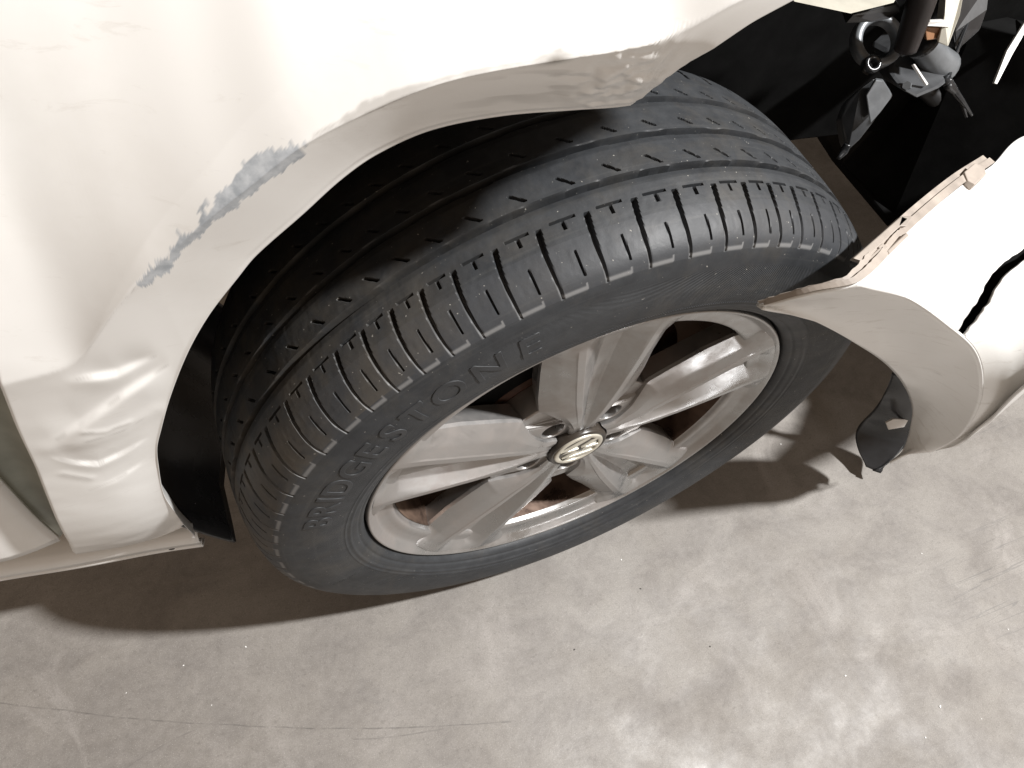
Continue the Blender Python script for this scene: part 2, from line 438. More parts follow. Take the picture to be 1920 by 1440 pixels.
PROF = np.array([(.0, .349), (.03, .3485), (.05, .3472), (.07, .344), (.085, .340), (.097, .3345), (.105, .328),
                 (.110, .318), (.1135, .300), (.1145, .285), (.113, .268), (.1085, .2505), (.1035, .2415), (.0985, .2385), (.090, .2375), (.080, .2370)])
def side_y(r):
    """axial position (positive) of the sidewall at radius r"""
    q = PROF[7:][::-1]
    return np.interp(r, q[:, 1], q[:, 0])
def build_tyre():
    half = catmull(PROF, 4000)
    arc = np.r_[0, np.cumsum(np.linalg.norm(np.diff(half, axis=0), axis=1))]
    fine = np.arange(0, arc[-1], .00085)
    out = np.c_[np.interp(fine, arc, half[:, 0]), np.interp(fine, arc, half[:, 1])]
    coarse = np.r_[np.arange(0, .075, .0011), np.arange(.075, arc[-1], .004)]
    inn = np.c_[np.interp(coarse, arc, half[:, 0]), np.interp(coarse, arc, half[:, 1])]
    prof = np.r_[np.c_[-out[::-1, 0], out[::-1, 1]], inn[1:]]           # outer bead -> crown -> inner bead
    dpr = np.gradient(prof, axis=0)
    nrm = np.c_[-dpr[:, 1], dpr[:, 0]]; nrm /= np.linalg.norm(nrm, axis=1)[:, None]     # (ny, nr) outward
    if nrm[len(prof)//2, 1] < 0: nrm = -nrm
    th = np.r_[np.arange(-112, 72, .125), np.arange(72, 248, 1.0)]
    T, I = np.meshgrid(th, np.arange(len(prof)), indexing='ij')
    Y = prof[I, 0]; Rr = prof[I, 1]
    dep = np.zeros_like(Y)
    def cut(d, w, soft=.0006):
        return 1 - sstep(w - soft, w + soft, d)
    # circumferential grooves
    for g, hw, dd in ((-.044, .0042, .0042), (-.0078, .0042, .0042), (.031, .0042, .0042)):
        wob = .0003 * np.sin(np.radians(T) * 37 + g * 900)
        dep = np.maximum(dep, .0105 * cut(np.abs(Y - g - wob), .0021, .0005) * (Rr > .33))
        ch = np.clip((Y - (g - .0085)) / .0065, 0, 1) * (Y < g) * (Rr > .33)          # worn outboard flank of the groove
        dep = np.maximum(dep, .0016 * ch)
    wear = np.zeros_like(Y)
    ends = [-62.6, -56.3, -51.0, -45.7, -41.0, -36.7, -32.3, -27.8, -22.6, -16.9, -10.8, -4.8, 1.03, 6.7, 11.65]
    a = ends[-1]; k = 0
    pit = [4.9, 4.7, 5.3, 5.9, 5.6, 4.6, 5.1]
    while a < 70: a += pit[k % 7]; k += 1; ends.append(a)
    a = ends[0]; pre = []
    while a > -112: a -= pit[k % 7] * 1.12; k += 1; pre.append(a)
    ends = pre[::-1] + ends
    mm = np.radians(1.0) * .345                     # metres per degree on the tread
    for i in range(len(ends) - 1):
        e0, e1 = ends[i], ends[i + 1]; p = e1 - e0; mid = e0 + .55 * p
        sel = np.where((th > e0 - 2.5) & (th < e1 + 3.5))[0]
        if len(sel) == 0: continue
        s = slice(sel[0], sel[-1] + 1)
        t = T[s]; y = Y[s]; d0 = dep[s]
        tt = (y + .1078) / .0443                    # 0 at the shoulder, 1 at the inner start
        jit = .12 * math.sin(i * 2.3)
        # shoulder slot
        line = e0 + (.45 + jit) * np.clip(tt, 0, None) ** 1.3 - .55 * np.sin(np.pi * np.clip(tt, 0, 1)) * .45
        inside = (tt > -.02) & (tt < 1.0)
        w = .0009 + .0011 * np.clip(tt, 0, 1)
        d0 = np.maximum(d0, inside * (.0022 + .0050 * np.clip(tt, 0, 1)) * cut(np.abs(t - np.where(inside, line, 0)) * mm, w, .0005))
        # foot of the slot along the shoulder
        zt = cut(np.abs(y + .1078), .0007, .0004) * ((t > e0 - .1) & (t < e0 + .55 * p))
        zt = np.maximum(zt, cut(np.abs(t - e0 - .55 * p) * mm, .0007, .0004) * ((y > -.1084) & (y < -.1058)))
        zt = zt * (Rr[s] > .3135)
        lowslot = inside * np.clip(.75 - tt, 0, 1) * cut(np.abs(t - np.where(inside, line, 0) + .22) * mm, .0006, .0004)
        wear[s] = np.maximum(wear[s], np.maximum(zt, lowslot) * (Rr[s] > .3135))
        d0 = d0 - .0007 * zt
        # T shaped sipe
        m2 = e0 + (.45 + jit) + .5 * p
        d0 = np.maximum(d0, .0045 * cut(np.abs(y + .0622 + .00012 * (t - m2)), .0006, .0004) * (np.abs(t - m2) < .27 * p))
        d0 = np.maximum(d0, .0050 * cut(np.abs(t - m2) * mm, .0010, .0004) * ((y < -.0642) & (y > -.0695)))
        # short slit
        d0 = np.maximum(d0, .0040 * cut(np.abs(t - mid + .02 * (y + .095) * 1000 * .3) * mm, .0006, .0004) * ((y < -.0865) & (y > -.1025)))
        # slanted slot on the second rib and the centre rib
        for (ya, yb, off) in ((-.0285, -.0375, -1.35), (.0075, -.0015 + .001, 1.2), (.045, .037, -.6)):
            q = (y - ya) / (yb - ya)
            l2 = e0 + .45 + off + 1.55 * q
            d0 = np.maximum(d0, .0065 * cut(np.abs(t - l2) * mm, .0011, .0005) * ((q > 0) & (q < 1)))
        # inner shoulder slots
        q = (y - .066) / .04
        d0 = np.maximum(d0, .004 * cut(np.abs(t - e0 - .6 - .5 * q) * mm, .0016, .0006) * ((q > 0) & (q < 1)))
        dep[s] = np.where(Rr[s] > .3135, d0, dep[s])
    # moulded rings on the sidewall
    ring = lambda r0, w: np.exp(-((Rr - r0) / w) ** 2) * (np.abs(Y) > .09)
    dep += -.0008 * ring(.2555, .0016) + .0010 * ring(.2455, .0015) - .0006 * ring(.2605, .0008)
    dep += .00018 * (vnoise(T * 1.7, Y * 160, 3) - .5) * (np.abs(Y) < .1)
    # slight bulge where the tyre carries the car
    low = np.clip((-np.cos(np.radians(T)) - .55) / .45, 0, 1) ** 1.5
    Yd = Y + np.sign(Y) * low * .006 * np.clip((.335 - Rr) / .05, 0, 1) * np.clip((Rr - .235) / .03, 0, 1)
    NY = nrm[I, 0]; NR = nrm[I, 1]
    Yd = Yd - dep * NY; Rd = Rr - dep * NR
    a = np.radians(T)
    V = np.stack([np.sin(a) * Rd, Yd, np.cos(a) * Rd], -1)
    V[..., 2] = np.maximum(V[..., 2], -WH + .0005)
    o = grid_obj('tyre', V, M['rubber'], wheel, close_u=True)
    attr3(o, 'tp', np.stack([a * .30, Y, Rr], -1).reshape(-1, 3))
    o.data.set_sharp_from_angle(angle=math.radians(32))
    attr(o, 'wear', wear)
    return o
build_tyre()

# raised maker's lettering round the sidewall, one mesh per letter
def letter_mesh(ch, size, sx):
    cu = bpy.data.curves.new('glyph', 'FONT')
    cu.body = ch; cu.size = size; cu.extrude = .0003; cu.bevel_depth = .00035; cu.bevel_resolution = 1
    cu.offset = .0004; cu.align_x = 'CENTER'; cu.resolution_u = 5
    ob = bpy.data.objects.new('glyph', cu); COL.objects.link(ob)
    dg = bpy.context.evaluated_depsgraph_get()
    me = bpy.data.meshes.new_from_object(ob.evaluated_get(dg))
    bpy.data.objects.remove(ob); bpy.data.curves.remove(cu)
    bm = bmesh.new(); bm.from_mesh(me)
    bmesh.ops.triangulate(bm, faces=bm.faces[:])
    for _ in range(3):
        long_e = [e for e in bm.edges if e.calc_length() > .0045]
        if long_e: bmesh.ops.subdivide_edges(bm, edges=long_e, cuts=1)
        bmesh.ops.triangulate(bm, faces=bm.faces[:])
    bm.to_mesh(me); bm.free()
    v = np.empty(len(me.vertices) * 3, np.float32); me.vertices.foreach_get('co', v)
    v = v.reshape(-1, 3); v[:, 0] *= sx
    return me, v
LET = [('B', -77.3), ('R', -72.4), ('I', -68.6), ('D', -64.6), ('G', -58.9), ('E', -53.6), ('S', -48.3), ('T', -43.0), ('O', -36.9), ('N', -29.8), ('E', -23.2)]
for ch, ac in LET:
    me, v = letter_mesh(ch, .0345, 1.08)
    rr = .2785 + v[:, 1]
    ang = np.radians(ac) + (v[:, 0] + .12 * (v[:, 1] - .012)) / .290
    yy = -(side_y(rr) + v[:, 2] + .0002)
    w = np.stack([np.sin(ang) * rr, yy, np.cos(ang) * rr], -1)
    me.vertices.foreach_set('co', w.astype(np.float32).ravel()); me.update()
    me.materials.clear(); me.materials.append(M['letter_rubber'])
    o = bpy.data.objects.new('raised_letter', me); COL.objects.link(o); o.parent = wheel

# rim: flange ring and barrel
fprof = [(-.070, .2372), (-.088, .2360), (-.0982, .2356), (-.1002, .2347), (-.1006, .2335), (-.0992, .2318), (-.0950, .2285), (-.0905, .2245), (-.0885, .2170), (-.0878, .2090), (-.0862, .2055), (-.0810, .2038), (-.0790, .2026)]
V, full = lathe(catmull(fprof, 60), 240)
rf = grid_obj('rim_flange', V, M['alloy'], wheel, close_u=True)
bprof = [(-.0805, .2022), (-.06, .2005), (-.03, .1985), (.02, .197), (.06, .205), (.09, .222), (.098, .232)]
V, full = lathe(catmull(bprof, 40), 160)
grid_obj('rim_barrel', V, M['barrel'], wheel, close_u=True)
# spokes
def build_spoke():
    nr = 100
    rr = np.linspace(.036, .2305, nr)
    f = lambda xs, ys: np.interp(rr, xs, ys)
    hw = f([.036, .05, .06, .075, .09, .105, .13, .17, .2, .2262], [.0150, .0165, .0205, .029, .041, .0535, .0575, .0605, .0630, .0720])
    base = f([.036, .05, .075, .12, .17, .2, .215, .2262], [-.0905, -.0935, -.0960, -.0976, -.0978, -.0976, -.0978, -.0984])
    tw = f([.036, .06, .1, .15, .2, .2262], [.0030, .0075, .0150, .0235, .0310, .0345])          # half width of the trough
    td = f([.036, .05, .08, .12, .17, .205, .218, .2300], [.0005, .003, .0095, .0150, .0165, .0150, .0100, .0010])
    fd = f([.036, .07, .11, .17, .2, .215, .2262], [.0, .005, .0135, .0165, .0150, .0105, .0050])
    rw = f([.036, .06, .12, .2], [.0015, .0035, .0065, .0075])                                   # flat top of each ridge
    step = f([.036, .06, .1, .2, .22], [0, .0006, .0013, .0013, .0002])
    # breakpoints across half the spoke: (lateral, height)
    bp = [(0 * rr, base + td), (tw * .22, base + td), (tw * .34, base + td * .93), (tw * .92, base + td * .10), (tw, base + .0002),
          (tw + .0008, base), (tw + rw, base + .0004), (tw + rw + .0012, base + .0004 + step),
          (tw + rw + .0012 + (hw - tw - rw - .0012) * .5, base + step + fd * .40), (hw - .0025, base + step + fd * .95), (hw, base + step + fd + .0015)]
    sub = [2, 1, 4, 1, 1, 2, 1, 5, 5, 1]
    cols = []
    for (l0, h0), (l1, h1), n in zip(bp[:-1], bp[1:], sub):
        for k in range(n):
            t = k / n; cols.append((l0 + (l1 - l0) * t, h0 + (h1 - h0) * t))
    cols.append(bp[-1])
    cols += [(hw + .0004, bp[-1][1] + .004), (hw - .004, np.full(nr, -.056))]
    full = [(-l, h) for l, h in cols[:0:-1]] + cols
    V = np.empty((nr, len(full), 3))
    for j, (l, h) in enumerate(full):
        V[:, j, 0] = l; V[:, j, 1] = h; V[:, j, 2] = np.sqrt(np.maximum(rr ** 2 - l ** 2, 1e-6))
    o = grid_obj('spoke', V, M['alloy'], wheel)
    o.data.set_sharp_from_angle(angle=math.radians(16))
    return o
sp0 = build_spoke()
SP = [-3 + 72 * k for k in range(5)]
sp0.rotation_euler = (0, math.radians(SP[0]), 0)
for k in range(1, 5):
    c = sp0.copy(); COL.objects.link(c); c.parent = wheel; c.rotation_euler = (0, math.radians(SP[k]), 0)
# hub disc with five bolt bores
def ring2d(cx, cy, r, n, rev=False):
    p = [(cx + r * math.sin(2*math.pi*i/n), cy + r * math.cos(2*math.pi*i/n)) for i in range(n)]
    return p[::-1] if rev else p
cu = bpy.data.curves.new('hub', 'CURVE'); cu.dimensions = '2D'; cu.fill_mode = 'BOTH'; cu.extrude = .013; cu.bevel_depth = .0015; cu.bevel_resolution = 2
loops = [ring2d(0, 0, .1000, 80)]
for k in range(5):
    a = math.radians(SP[k] + 36); loops.append(ring2d(.056 * math.sin(a), .056 * math.cos(a), .0142, 28, True))
for lp in loops:
    sp = cu.splines.new('POLY'); sp.points.add(len(lp) - 1)
    for p, q in zip(sp.points, lp): p.co = (q[0], q[1], 0, 1)
    sp.use_cyclic_u = True
ob = bpy.data.objects.new('hub_tmp', cu); COL.objects.link(ob)
me = bpy.data.meshes.new_from_object(ob.evaluated_get(bpy.context.evaluated_depsgraph_get()))
bpy.data.objects.remove(ob)
v = np.empty(len(me.vertices) * 3, np.float32); me.vertices.foreach_get('co', v); v = v.reshape(-1, 3)
dish = .010 * np.clip((np.hypot(v[:, 0], v[:, 1]) - .07) / .04, 0, 1) ** 1.5
me.vertices.foreach_set('co', np.stack([v[:, 0], -v[:, 2] - .0715 + dish, v[:, 1]], -1).astype(np.float32).ravel())
me.update(); me.materials.clear(); me.materials.append(M['alloy'])
hub = bpy.data.objects.new('hub', me); COL.objects.link(hub); hub.parent = wheel
# wheel bolts at the bottom of the bores
for k in range(5):
    a = math.radians(SP[k] + 36)
    V_, F_ = tube([(0, -.066, 0), (0, -.058, 0), (0, -.05, 0)], [.0085, .0095, .0095], 6)
    if k == 0:
        b0 = mesh_obj('wheel_bolt', V_, F_, M['rust'], wheel, False); bb = b0
    else:
        bb = b0.copy(); COL.objects.link(bb); bb.parent = wheel
    bb.location = (.056 * math.sin(a), 0, .056 * math.cos(a))
V, full = lathe([(-.050, .001), (-.050, .112), (-.045, .113)], 48)
grid_obj('hub_face', V, M['rust'], wheel, close_u=True)
# brake disc and caliper behind the spokes
V, full = lathe([(-.040, .06), (-.042, .08), (-.030, .085), (-.030, .152), (-.027, .154), (-.008, .154), (-.005, .152), (-.005, .08)], 96)
grid_obj('brake_disc', V, M['rust'], wheel, close_u=True)
V, full = lathe([(-.046, .112), (-.052, .118), (-.052, .165), (-.046, .178), (.02, .18), (.02, .112)], 20, math.radians(-60), math.radians(5))
grid_obj('brake_caliper', V, M['dullblack'], wheel)
# centre cap with its emblem
V, full = lathe(catmull([(-.0950, .0002), (-.0950, .020), (-.0946, .0295), (-.0952, .0305), (-.0956, .0318), (-.0946, .0332), (-.0915, .0340), (-.083, .0342)], 40), 72)
grid_obj('centre_cap', V, M['capdark'], wheel, close_u=True)
LOGO = math.radians(72)
def logo_pt(x, z, y):
    c, s_ = math.cos(LOGO), math.sin(LOGO)
    return (x * c + z * s_, y, -x * s_ + z * c)
V, full = lathe(catmull([(-.0945, .0232), (-.0962, .0236), (-.0966, .0258), (-.0962, .0282), (-.0945, .0288)], 20), 72)
grid_obj('emblem_ring', V, M['chrome'], wheel, close_u=True)
def logo_bars(name, pts, w):
    bm = bmesh.new()
    for (x0, z0), (x1, z1) in zip(pts[:-1], pts[1:]):
        # stroke of constant horizontal width, cut level at both ends
        q = [(x0 - w, z0), (x0 + w, z0), (x1 + w, z1), (x1 - w, z1)]
        a = [bm.verts.new(logo_pt(x, z, -.0965)) for x, z in q]; b = [bm.verts.new(logo_pt(x, z, -.0940)) for x, z in q]
        bm.faces.new(a); bm.faces.new(b[::-1])
        for i in range(4):
            j = (i + 1) % 4; bm.faces.new((a[i], b[i], b[j], a[j]))
    o = bm_obj(name, bm, M['chrome'], wheel); bevel(o, .0004, 2); return o
logo_bars('emblem_letter', [(-.0088, .0228), (-.0005, .0028)], .0029)
logo_bars('emblem_letter', [(.0088, .0228), (.0005, .0028)], .0029)
for sx in (-1, 1):
    logo_bars('emblem_letter', [(sx * .0190, .0150), (sx * .0090, -.0205), (sx * .0006, .0000)], .0029)

# ---- fender ----------------------------------------------------------
EDGE_PX = [(366, 1006, -.083), (345, 985, -.090), (327, 960, -.095), (307, 927, -.099), (298, 880, -.10), (295, 840, -.10), (302, 807, -.10), (320, 743, -.10), (353, 660, -.10),
           (393, 590, -.099), (447, 520, -.098), (480, 480, -.097), (567, 403, -.096), (640, 337, -.095), (707, 290, -.094), (807, 245, -.092), (940, 218, -.090),
           (1073, 207, -.088), (1150, 202, -.087), (1182, 198, -.087)]
TEAR_PX = [(1193, 190, -.087), (1210, 168, -.089), (1238, 130, -.091), (1280, 88, -.093), (1335, 42, -.094), (1388, 2, -.094)]
edge = np.array([at_car(*q) for q in EDGE_PX])
tear = np.r_[np.array([at_car(*q) for q in TEAR_PX]), np.array([(.030, -.093, .888), (.080, -.090, .925), (.140, -.086, .970), (.210, -.080, 1.020)])]
ec = np.r_[catmull(edge, 330), catmull(np.r_[edge[-1:], tear], 110)[1:]]
CREASE_PX = [(1400, -20), (1280, 60), (1200, 90), (1050, 125), (940, 145), (850, 165), (780, 190), (690, 230), (600, 270), (560, 290), (470, 360), (400, 410), (330, 470), (260, 530), (200, 600), (150, 680)]
cr = np.array([at_car(x, y, -.113) for x, y in CREASE_PX])[::-1]
cx_ = np.r_[-.75, -.55, -.45, cr[:, 0], .05, .2]
cz_ = np.r_[.60, .612, .620, cr[:, 2], .892, .93]
_cxf = np.linspace(-.75, .2, 400)
_czf = np.interp(_cxf, cx_, cz_)
_k = np.exp(-np.linspace(-2.2, 2.2, 25) ** 2); _k /= _k.sum()
_czf = np.convolve(np.pad(_czf, 12, mode='edge'), _k, 'valid')
cx_, cz_ = _cxf, _czf
def polydist(x, z, P):
    d = np.full(x.shape, 9.0)
    for a, b in zip(P[:-1], P[1:]):
        ab = b - a; L2 = ab @ ab + 1e-12
        t = np.clip(((x - a[0]) * ab[0] + (z - a[1]) * ab[1]) / L2, 0, 1)
        d = np.minimum(d, np.hypot(x - a[0] - t * ab[0], z - a[1] - t * ab[1]))
    return d
def px_line(L, yc=-.105):
    return np.array([at_car(x, y, yc)[[0, 2]] for x, y in L])
DENTS = [  # (pixel polyline, half width m, depth m, kind)  creases pushed into the panel behind the wheel
    ([(108, 800), (170, 765), (232, 730), (312, 694)], .011, .0022, 'step'),
    ([(130, 690), (160, 688), (220, 690), (290, 672)], .009, .0016, 'step'),
    ([(98, 835), (140, 848), (185, 856), (232, 845), (275, 830)], .005, .0010, 'step'),
    ([(100, 818), (125, 812), (160, 806), (230, 800), (292, 778)], .010, .0008, 'ridge'),
    ([(170, 900), (220, 890), (285, 868)], .006, .0006, 'step'),
    ([(120, 868), (170, 880)], .004, .0005, 'ridge'),
    ([(160, 787), (200, 792), (240, 786)], .003, .0005, 'ridge'),
]
DENTS = [(px_line(L), w, d, k) for L, w, d, k in DENTS]
TIP = at_car(1165, 150, -.10)
def fender_y(x, z):
    e2 = ec[:330:3, [0, 2]]
    de = polydist(x, z, e2)
    ye = np.interp(x, [-.33, -.20, -.10, -.03], [-.0995, -.0945, -.0895, -.087])
    zc = np.interp(x, cx_, cz_)
    sl = (np.interp(x + .004, cx_, cz_) - np.interp(x - .004, cx_, cz_)) / .008
    s = (z - zc) / np.sqrt(1 + sl ** 2)
    wsoft = np.interp(x, [-.48, -.41, -.37, -.33, -.25], [.030, .022, .010, .004, .0022])
    sp_ = np.logaddexp(0, s / wsoft) * wsoft - .69 * wsoft * np.exp(-np.abs(s) / wsoft)
    sp_ = np.maximum(sp_, 0)
    yb = lambda q: .30 * np.logaddexp(0, (q - .625) / .03) * .03 + .38 * np.maximum(q - .60, 0) ** 2 - .1165
    ybc = yb(zc)
    band = 1 - np.exp(-(de / .034) ** 1.3)
    # the lip rolls slightly hollow between edge and crease
    y = ye + (-.1165 - ye) * band + .0035 * np.sin(np.pi * np.clip(de / .06, 0, 1)) * sstep(-.43, -.31, x)
    y = y + yb(zc + sp_ * np.sqrt(1 + sl ** 2)) - ybc + (-.1165 - ybc) * (np.exp(-sp_ / .085) - 1)
    y = y + 1.1 * np.clip(.43 - z, 0, 1) ** 2 * np.clip((-.30 - x) / .08, 0, 1)
    for P, w, d, k in DENTS:
        dd = polydist(x, z, P)
        fall = np.exp(-(dd / (w * 2.2)) ** 2)
        if k == 'ridge':
            y = y - d * np.exp(-(dd / w) ** 2)
        else:
            zl = np.interp(x, *(P[np.argsort(P[:, 0])].T))
            y = y + d * fall * np.tanh((z - zl) / (w * .30)) * sstep(P[:, 0].min() - .004, P[:, 0].min() + .02, x) * sstep(P[:, 0].max() + .004, P[:, 0].max() - .02, x)
    # waviness of the battered panel
    y = y + .0011 * (vnoise(x * 16, z * 22, 1) - .5) * np.clip((-.30 - x) / .1, 0, 1) + .0004 * (vnoise(x * 45 + z * 20, z * 60, 2) - .5) * np.clip((-.36 - x) / .05, 0, 1)
    # crumpled torn tip
    dt = np.hypot(x - TIP[0], z - TIP[2])
    cr_ = np.exp(-(dt / .024) ** 2)
    y = y - cr_ * (.0035 + .0075 * (np.abs(vnoise(x * 95 + z * 50, z * 110, 5) - .5) - .2) + .003 * (vnoise(x * 260, z * 260 + x * 90, 6) - .5))
    return y, s
OUT_PX = [(121, 1010, -.080), (112, 975, -.086), (80, 905, -.093), (46, 830, -.098), (12, 765, -.101), (-18, 700, -.104), (-46, 640, -.106), (-90, 560, -.108), (-110, 430, -.105), (-180, 250, -.10), (-240, 60, -.09)]
outer = np.r_[np.array([at_car(*q)[[0, 2]] for q in OUT_PX]), np.array([(-.44, .93), (-.36, .99), (-.22, 1.04), (-.05, 1.07), (.10, 1.08), (.24, 1.07)])]
nU = len(ec)
arcE = np.r_[0, np.cumsum(np.linalg.norm(np.diff(ec[:, [0, 2]], axis=0), axis=1))]; arcE /= arcE[-1]
oc = catmull(outer, 600); arcO = np.linspace(0, 1, 600)
tmap = np.interp(arcE, [0, .12, .30, .45, .6, .78, 1.0], [0, .14, .34, .52, .66, .83, 1.0])
ocs = np.c_[np.interp(tmap, arcO, oc[:, 0]), np.interp(tmap, arcO, oc[:, 1])]
vv = np.r_[np.linspace(0, .5, 190)[:-1], np.linspace(.5, 1, 60)]
X = ec[:, 0][:, None] * (1 - vv) + ocs[:, 0][:, None] * vv
Z = ec[:, 2][:, None] * (1 - vv) + ocs[:, 1][:, None] * vv
Y, S = fender_y(X, Z)
Y0 = ec[:, 1][:, None]
bl = 1 - sstep(0, .02, vv)[None, :]
Y = Y * (1 - bl) + Y0 * bl
# hem folded inwards behind the edge
cen = np.array([-.03, .43])
hem = []
for (dy, dr) in ((.016, .0035), (.010, .0015), (.004, .0002), (.0012, 0)):
    dirx = ec[:, 0] - cen[0]; dirz = ec[:, 2] - cen[1]; L = np.hypot(dirx, dirz)
    hem.append(np.stack([ec[:, 0] + dirx / L * dr, ec[:, 1] + dy, ec[:, 2] + dirz / L * dr], -1)[:, None])
roll = sstep(.90, 1.0, vv)[None, :] ** 1.6 * (1 - sstep(.42, .55, arcE))[:, None]
Y = Y + .020 * roll
FV = np.concatenate(hem + [np.stack([X, Y, Z], -1)], 1)
fen = grid_obj('fender', FV, M['paint'], car)
fen['label'] = 'dented white front fender with scraped wheel arch'
# bare primer patch along the crease, ragged upper border
def fx(px, py): return at_car(px, py, -.113)[0]
PATCH = [(253, 532), (290, 500), (310, 482), (318, 486), (333, 452), (343, 437), (357, 440), (372, 423), (375, 402), (371, 393), (383, 385), (387, 400), (403, 393), (397, 380), (413, 360), (433, 347), (443, 323), (473, 300), (510, 278), (527, 283), (540, 279), (557, 273), (575, 287),
         (563, 298), (540, 308), (527, 323), (500, 341), (473, 363), (433, 397), (400, 420), (367, 450), (333, 478), (323, 497), (293, 523), (273, 542)]
def project(P):
    W_ = P[..., :1] * CF + P[..., 1:2] * CL + P[..., 2:] * np.array([0, 0, 1.0]) - CAM_LOC
    d_ = W_ @ FWD
    return 960 + FPX * (W_ @ RIGHT) / d_, 720 + FPX * (W_ @ DOWN) / d_
PX, PY = project(np.stack([X, Y, Z], -1))
def inpoly(px, py, poly):
    c = np.zeros(px.shape, bool); n = len(poly)
    for i in range(n):
        (x1, y1), (x0, y0) = poly[i], poly[i - 1]
        if y1 == y0: continue
        hit_ = ((y1 > py) != (y0 > py)) & (px < (x0 - x1) * (py - y1) / (y0 - y1) + x1)
        c ^= hit_
    return c
nx_ = 9 * (vnoise(X * 240, Z * 240, 8) - .5) + 6 * (vnoise(X * 620, Z * 620, 9) - .5)
ny_ = 9 * (vnoise(X * 240, Z * 240, 18) - .5) + 6 * (vnoise(X * 620, Z * 620, 19) - .5)
bare = inpoly(PX + nx_, PY + ny_, PATCH).astype(float)
# flakes and feathered scratches trailing off the patch
trail = inpoly(PX + 2 * nx_, PY + 2 * ny_ + 10, PATCH) & (vnoise(X * 500 + Z * 300, Z * 60 - X * 40, 23) > .70)
bare = np.maximum(bare, trail * .7)
x2 = [fx(560, 290), fx(640, 250), fx(690, 228), fx(740, 205), fx(800, 180), fx(1000, 134), fx(1045, 125), fx(1055, 123), fx(1080, 118), fx(1250, 75)]
w2 = [.0, .0008, .0024, .0018, .0008, .0006, .0024, .0024, .0004, .0]
W2 = np.interp(X, x2, w2)
sc1 = sstep(-.0008, .0008, W2 * (.3 + 1.2 * vnoise(X * 220, Z * 220, 13)) - np.abs(S - .001)) * .45 * (W2 > .0003)
spot = np.exp(-(((X - fx(1047, 126)) / .007) ** 2 + (S / .0025) ** 2)) * .9
tipd = np.hypot(X - TIP[0], Z - TIP[2])
strk = .30 * sstep(.55, .8, vnoise(X * 60 + Z * 30, Z * 300, 17)) * np.exp(-((X - TIP[0] + .05) / .035) ** 2) * sstep(.0, -.012, S) * sstep(-.05, -.02, S)
dn = np.zeros_like(X)
for P, w, d, k in DENTS:
    dn = np.maximum(dn, .30 * np.exp(-(polydist(X, Z, P) / .0016) ** 2) * sstep(.35, .7, vnoise(X * 120, Z * 60, 21)))
scuff = np.clip(np.maximum.reduce([sc1, spot, strk, dn]), 0, 1)
z4 = np.zeros((nU, 4))
attr(fen, 'bare', np.concatenate([z4, bare], 1)); attr(fen, 'scuff', np.concatenate([z4, scuff], 1))

# ---- door edge, rocker panel, arch liner -------------------------------
def sheet(name, curves, mat, parent, nu=30, thick=.0, off=0.0, up=1):
    G = np.array([catmull(c, nu) for c in curves])
    if up > 1:
        G = np.array([catmull(G[:, j], (len(curves) - 1) * up + 1) for j in range(nu)]).transpose(1, 0, 2)
    o = grid_obj(name, G, mat, parent)
    if thick: solid(o, thick, off)
    return o
# ---- rocker
rk = [(-.0635, .200), (-.072, .205), (-.0775, .213), (-.0775, .219), (-.0735, .2205), (-.0735, .2225), (-.079, .2245), (-.080, .236), (-.077, .243), (-.070, .2465), (-.04, .248)]
rk = np.array(rk)
xs = np.linspace(-.90, -.392, 60)
RV = np.stack([np.stack([np.full(len(rk), x), rk[:, 0] + .0008 * math.sin(x * 40), rk[:, 1] + .0012 * math.sin(x * 23)], -1) for x in xs])
ro = grid_obj('rocker_panel', RV, M['paint2'], car); solid(ro, .003, -1)
for px, py in ((165, 1041), (322, 1027)):
    p = at_car(px, py, -.076)
    V_, F_ = tube([p + np.array([0, .002, 0]), p + np.array([0, -.0015, 0])], [.0035, .003], 10)
    mesh_obj('screw', V_, F_, M['grit'], car)

# ---- liner: shell over the tyre, black
ang = np.radians(np.linspace(-122, -8, 90))
lc = np.array([-.005, .425])
yy = np.array([-.075, -.05, .0, .06, .12, .18, .205, .21])
LV = np.empty((len(ang), len(yy), 3))
for i, a in enumerate(ang):
    r = .405 + .012 * math.sin(a * 3) + (.02 if a < -1.7 else 0)
    for j, y in enumerate(yy):
        rr_ = r + .006 * math.cos(y * 40) - (0.0 if y < .19 else .05 * (y - .19) / .02)
        LV[i, j] = (lc[0] + rr_ * math.sin(a), y, lc[1] + rr_ * math.cos(a))
ln = grid_obj('wheel_arch_liner', LV, M['glossblack'], car); solid(ln, .003)
# inner wheelhouse wall
wallp = [(-.62, .26), (-.45, .30), (-.2, .30), (.1, .33), (.25, .44), (.39, .46), (.55, .47), (1.2, .48), (1.2, 1.05), (-.62, 1.05)]
prism([(x, .235, z) for x, z in wallp], (0, .01, 0), 'wheelhouse_wall', M['dullblack'], car, .002)


# ---- door, set back behind the folded fender edge
DL = [(-300, 40, -.060), (-220, 330, -.074), (-140, 600, -.082), (-70, 790, -.082), (-30, 860, -.082), (0, 893, -.082), (60, 958, -.082), (110, 1004, -.082)]
de_ = np.array([at_car(*q) for q in DL])
dc = catmull(de_, 60)
dx = np.linspace(0, 1, 24)
DV = np.stack([np.stack([p[0] - t * (p[0] + .95), p[1] - .012 * math.sin(min(t * 8, 1) * math.pi / 2) + 0 * t, p[2] + 0 * t], -1) for p in dc for t in dx]).reshape(len(dc), len(dx), 3)
do = grid_obj('door', DV, M['paint2'], car); solid(do, .006, -1)
do['label'] = 'lower front corner of the white front door'
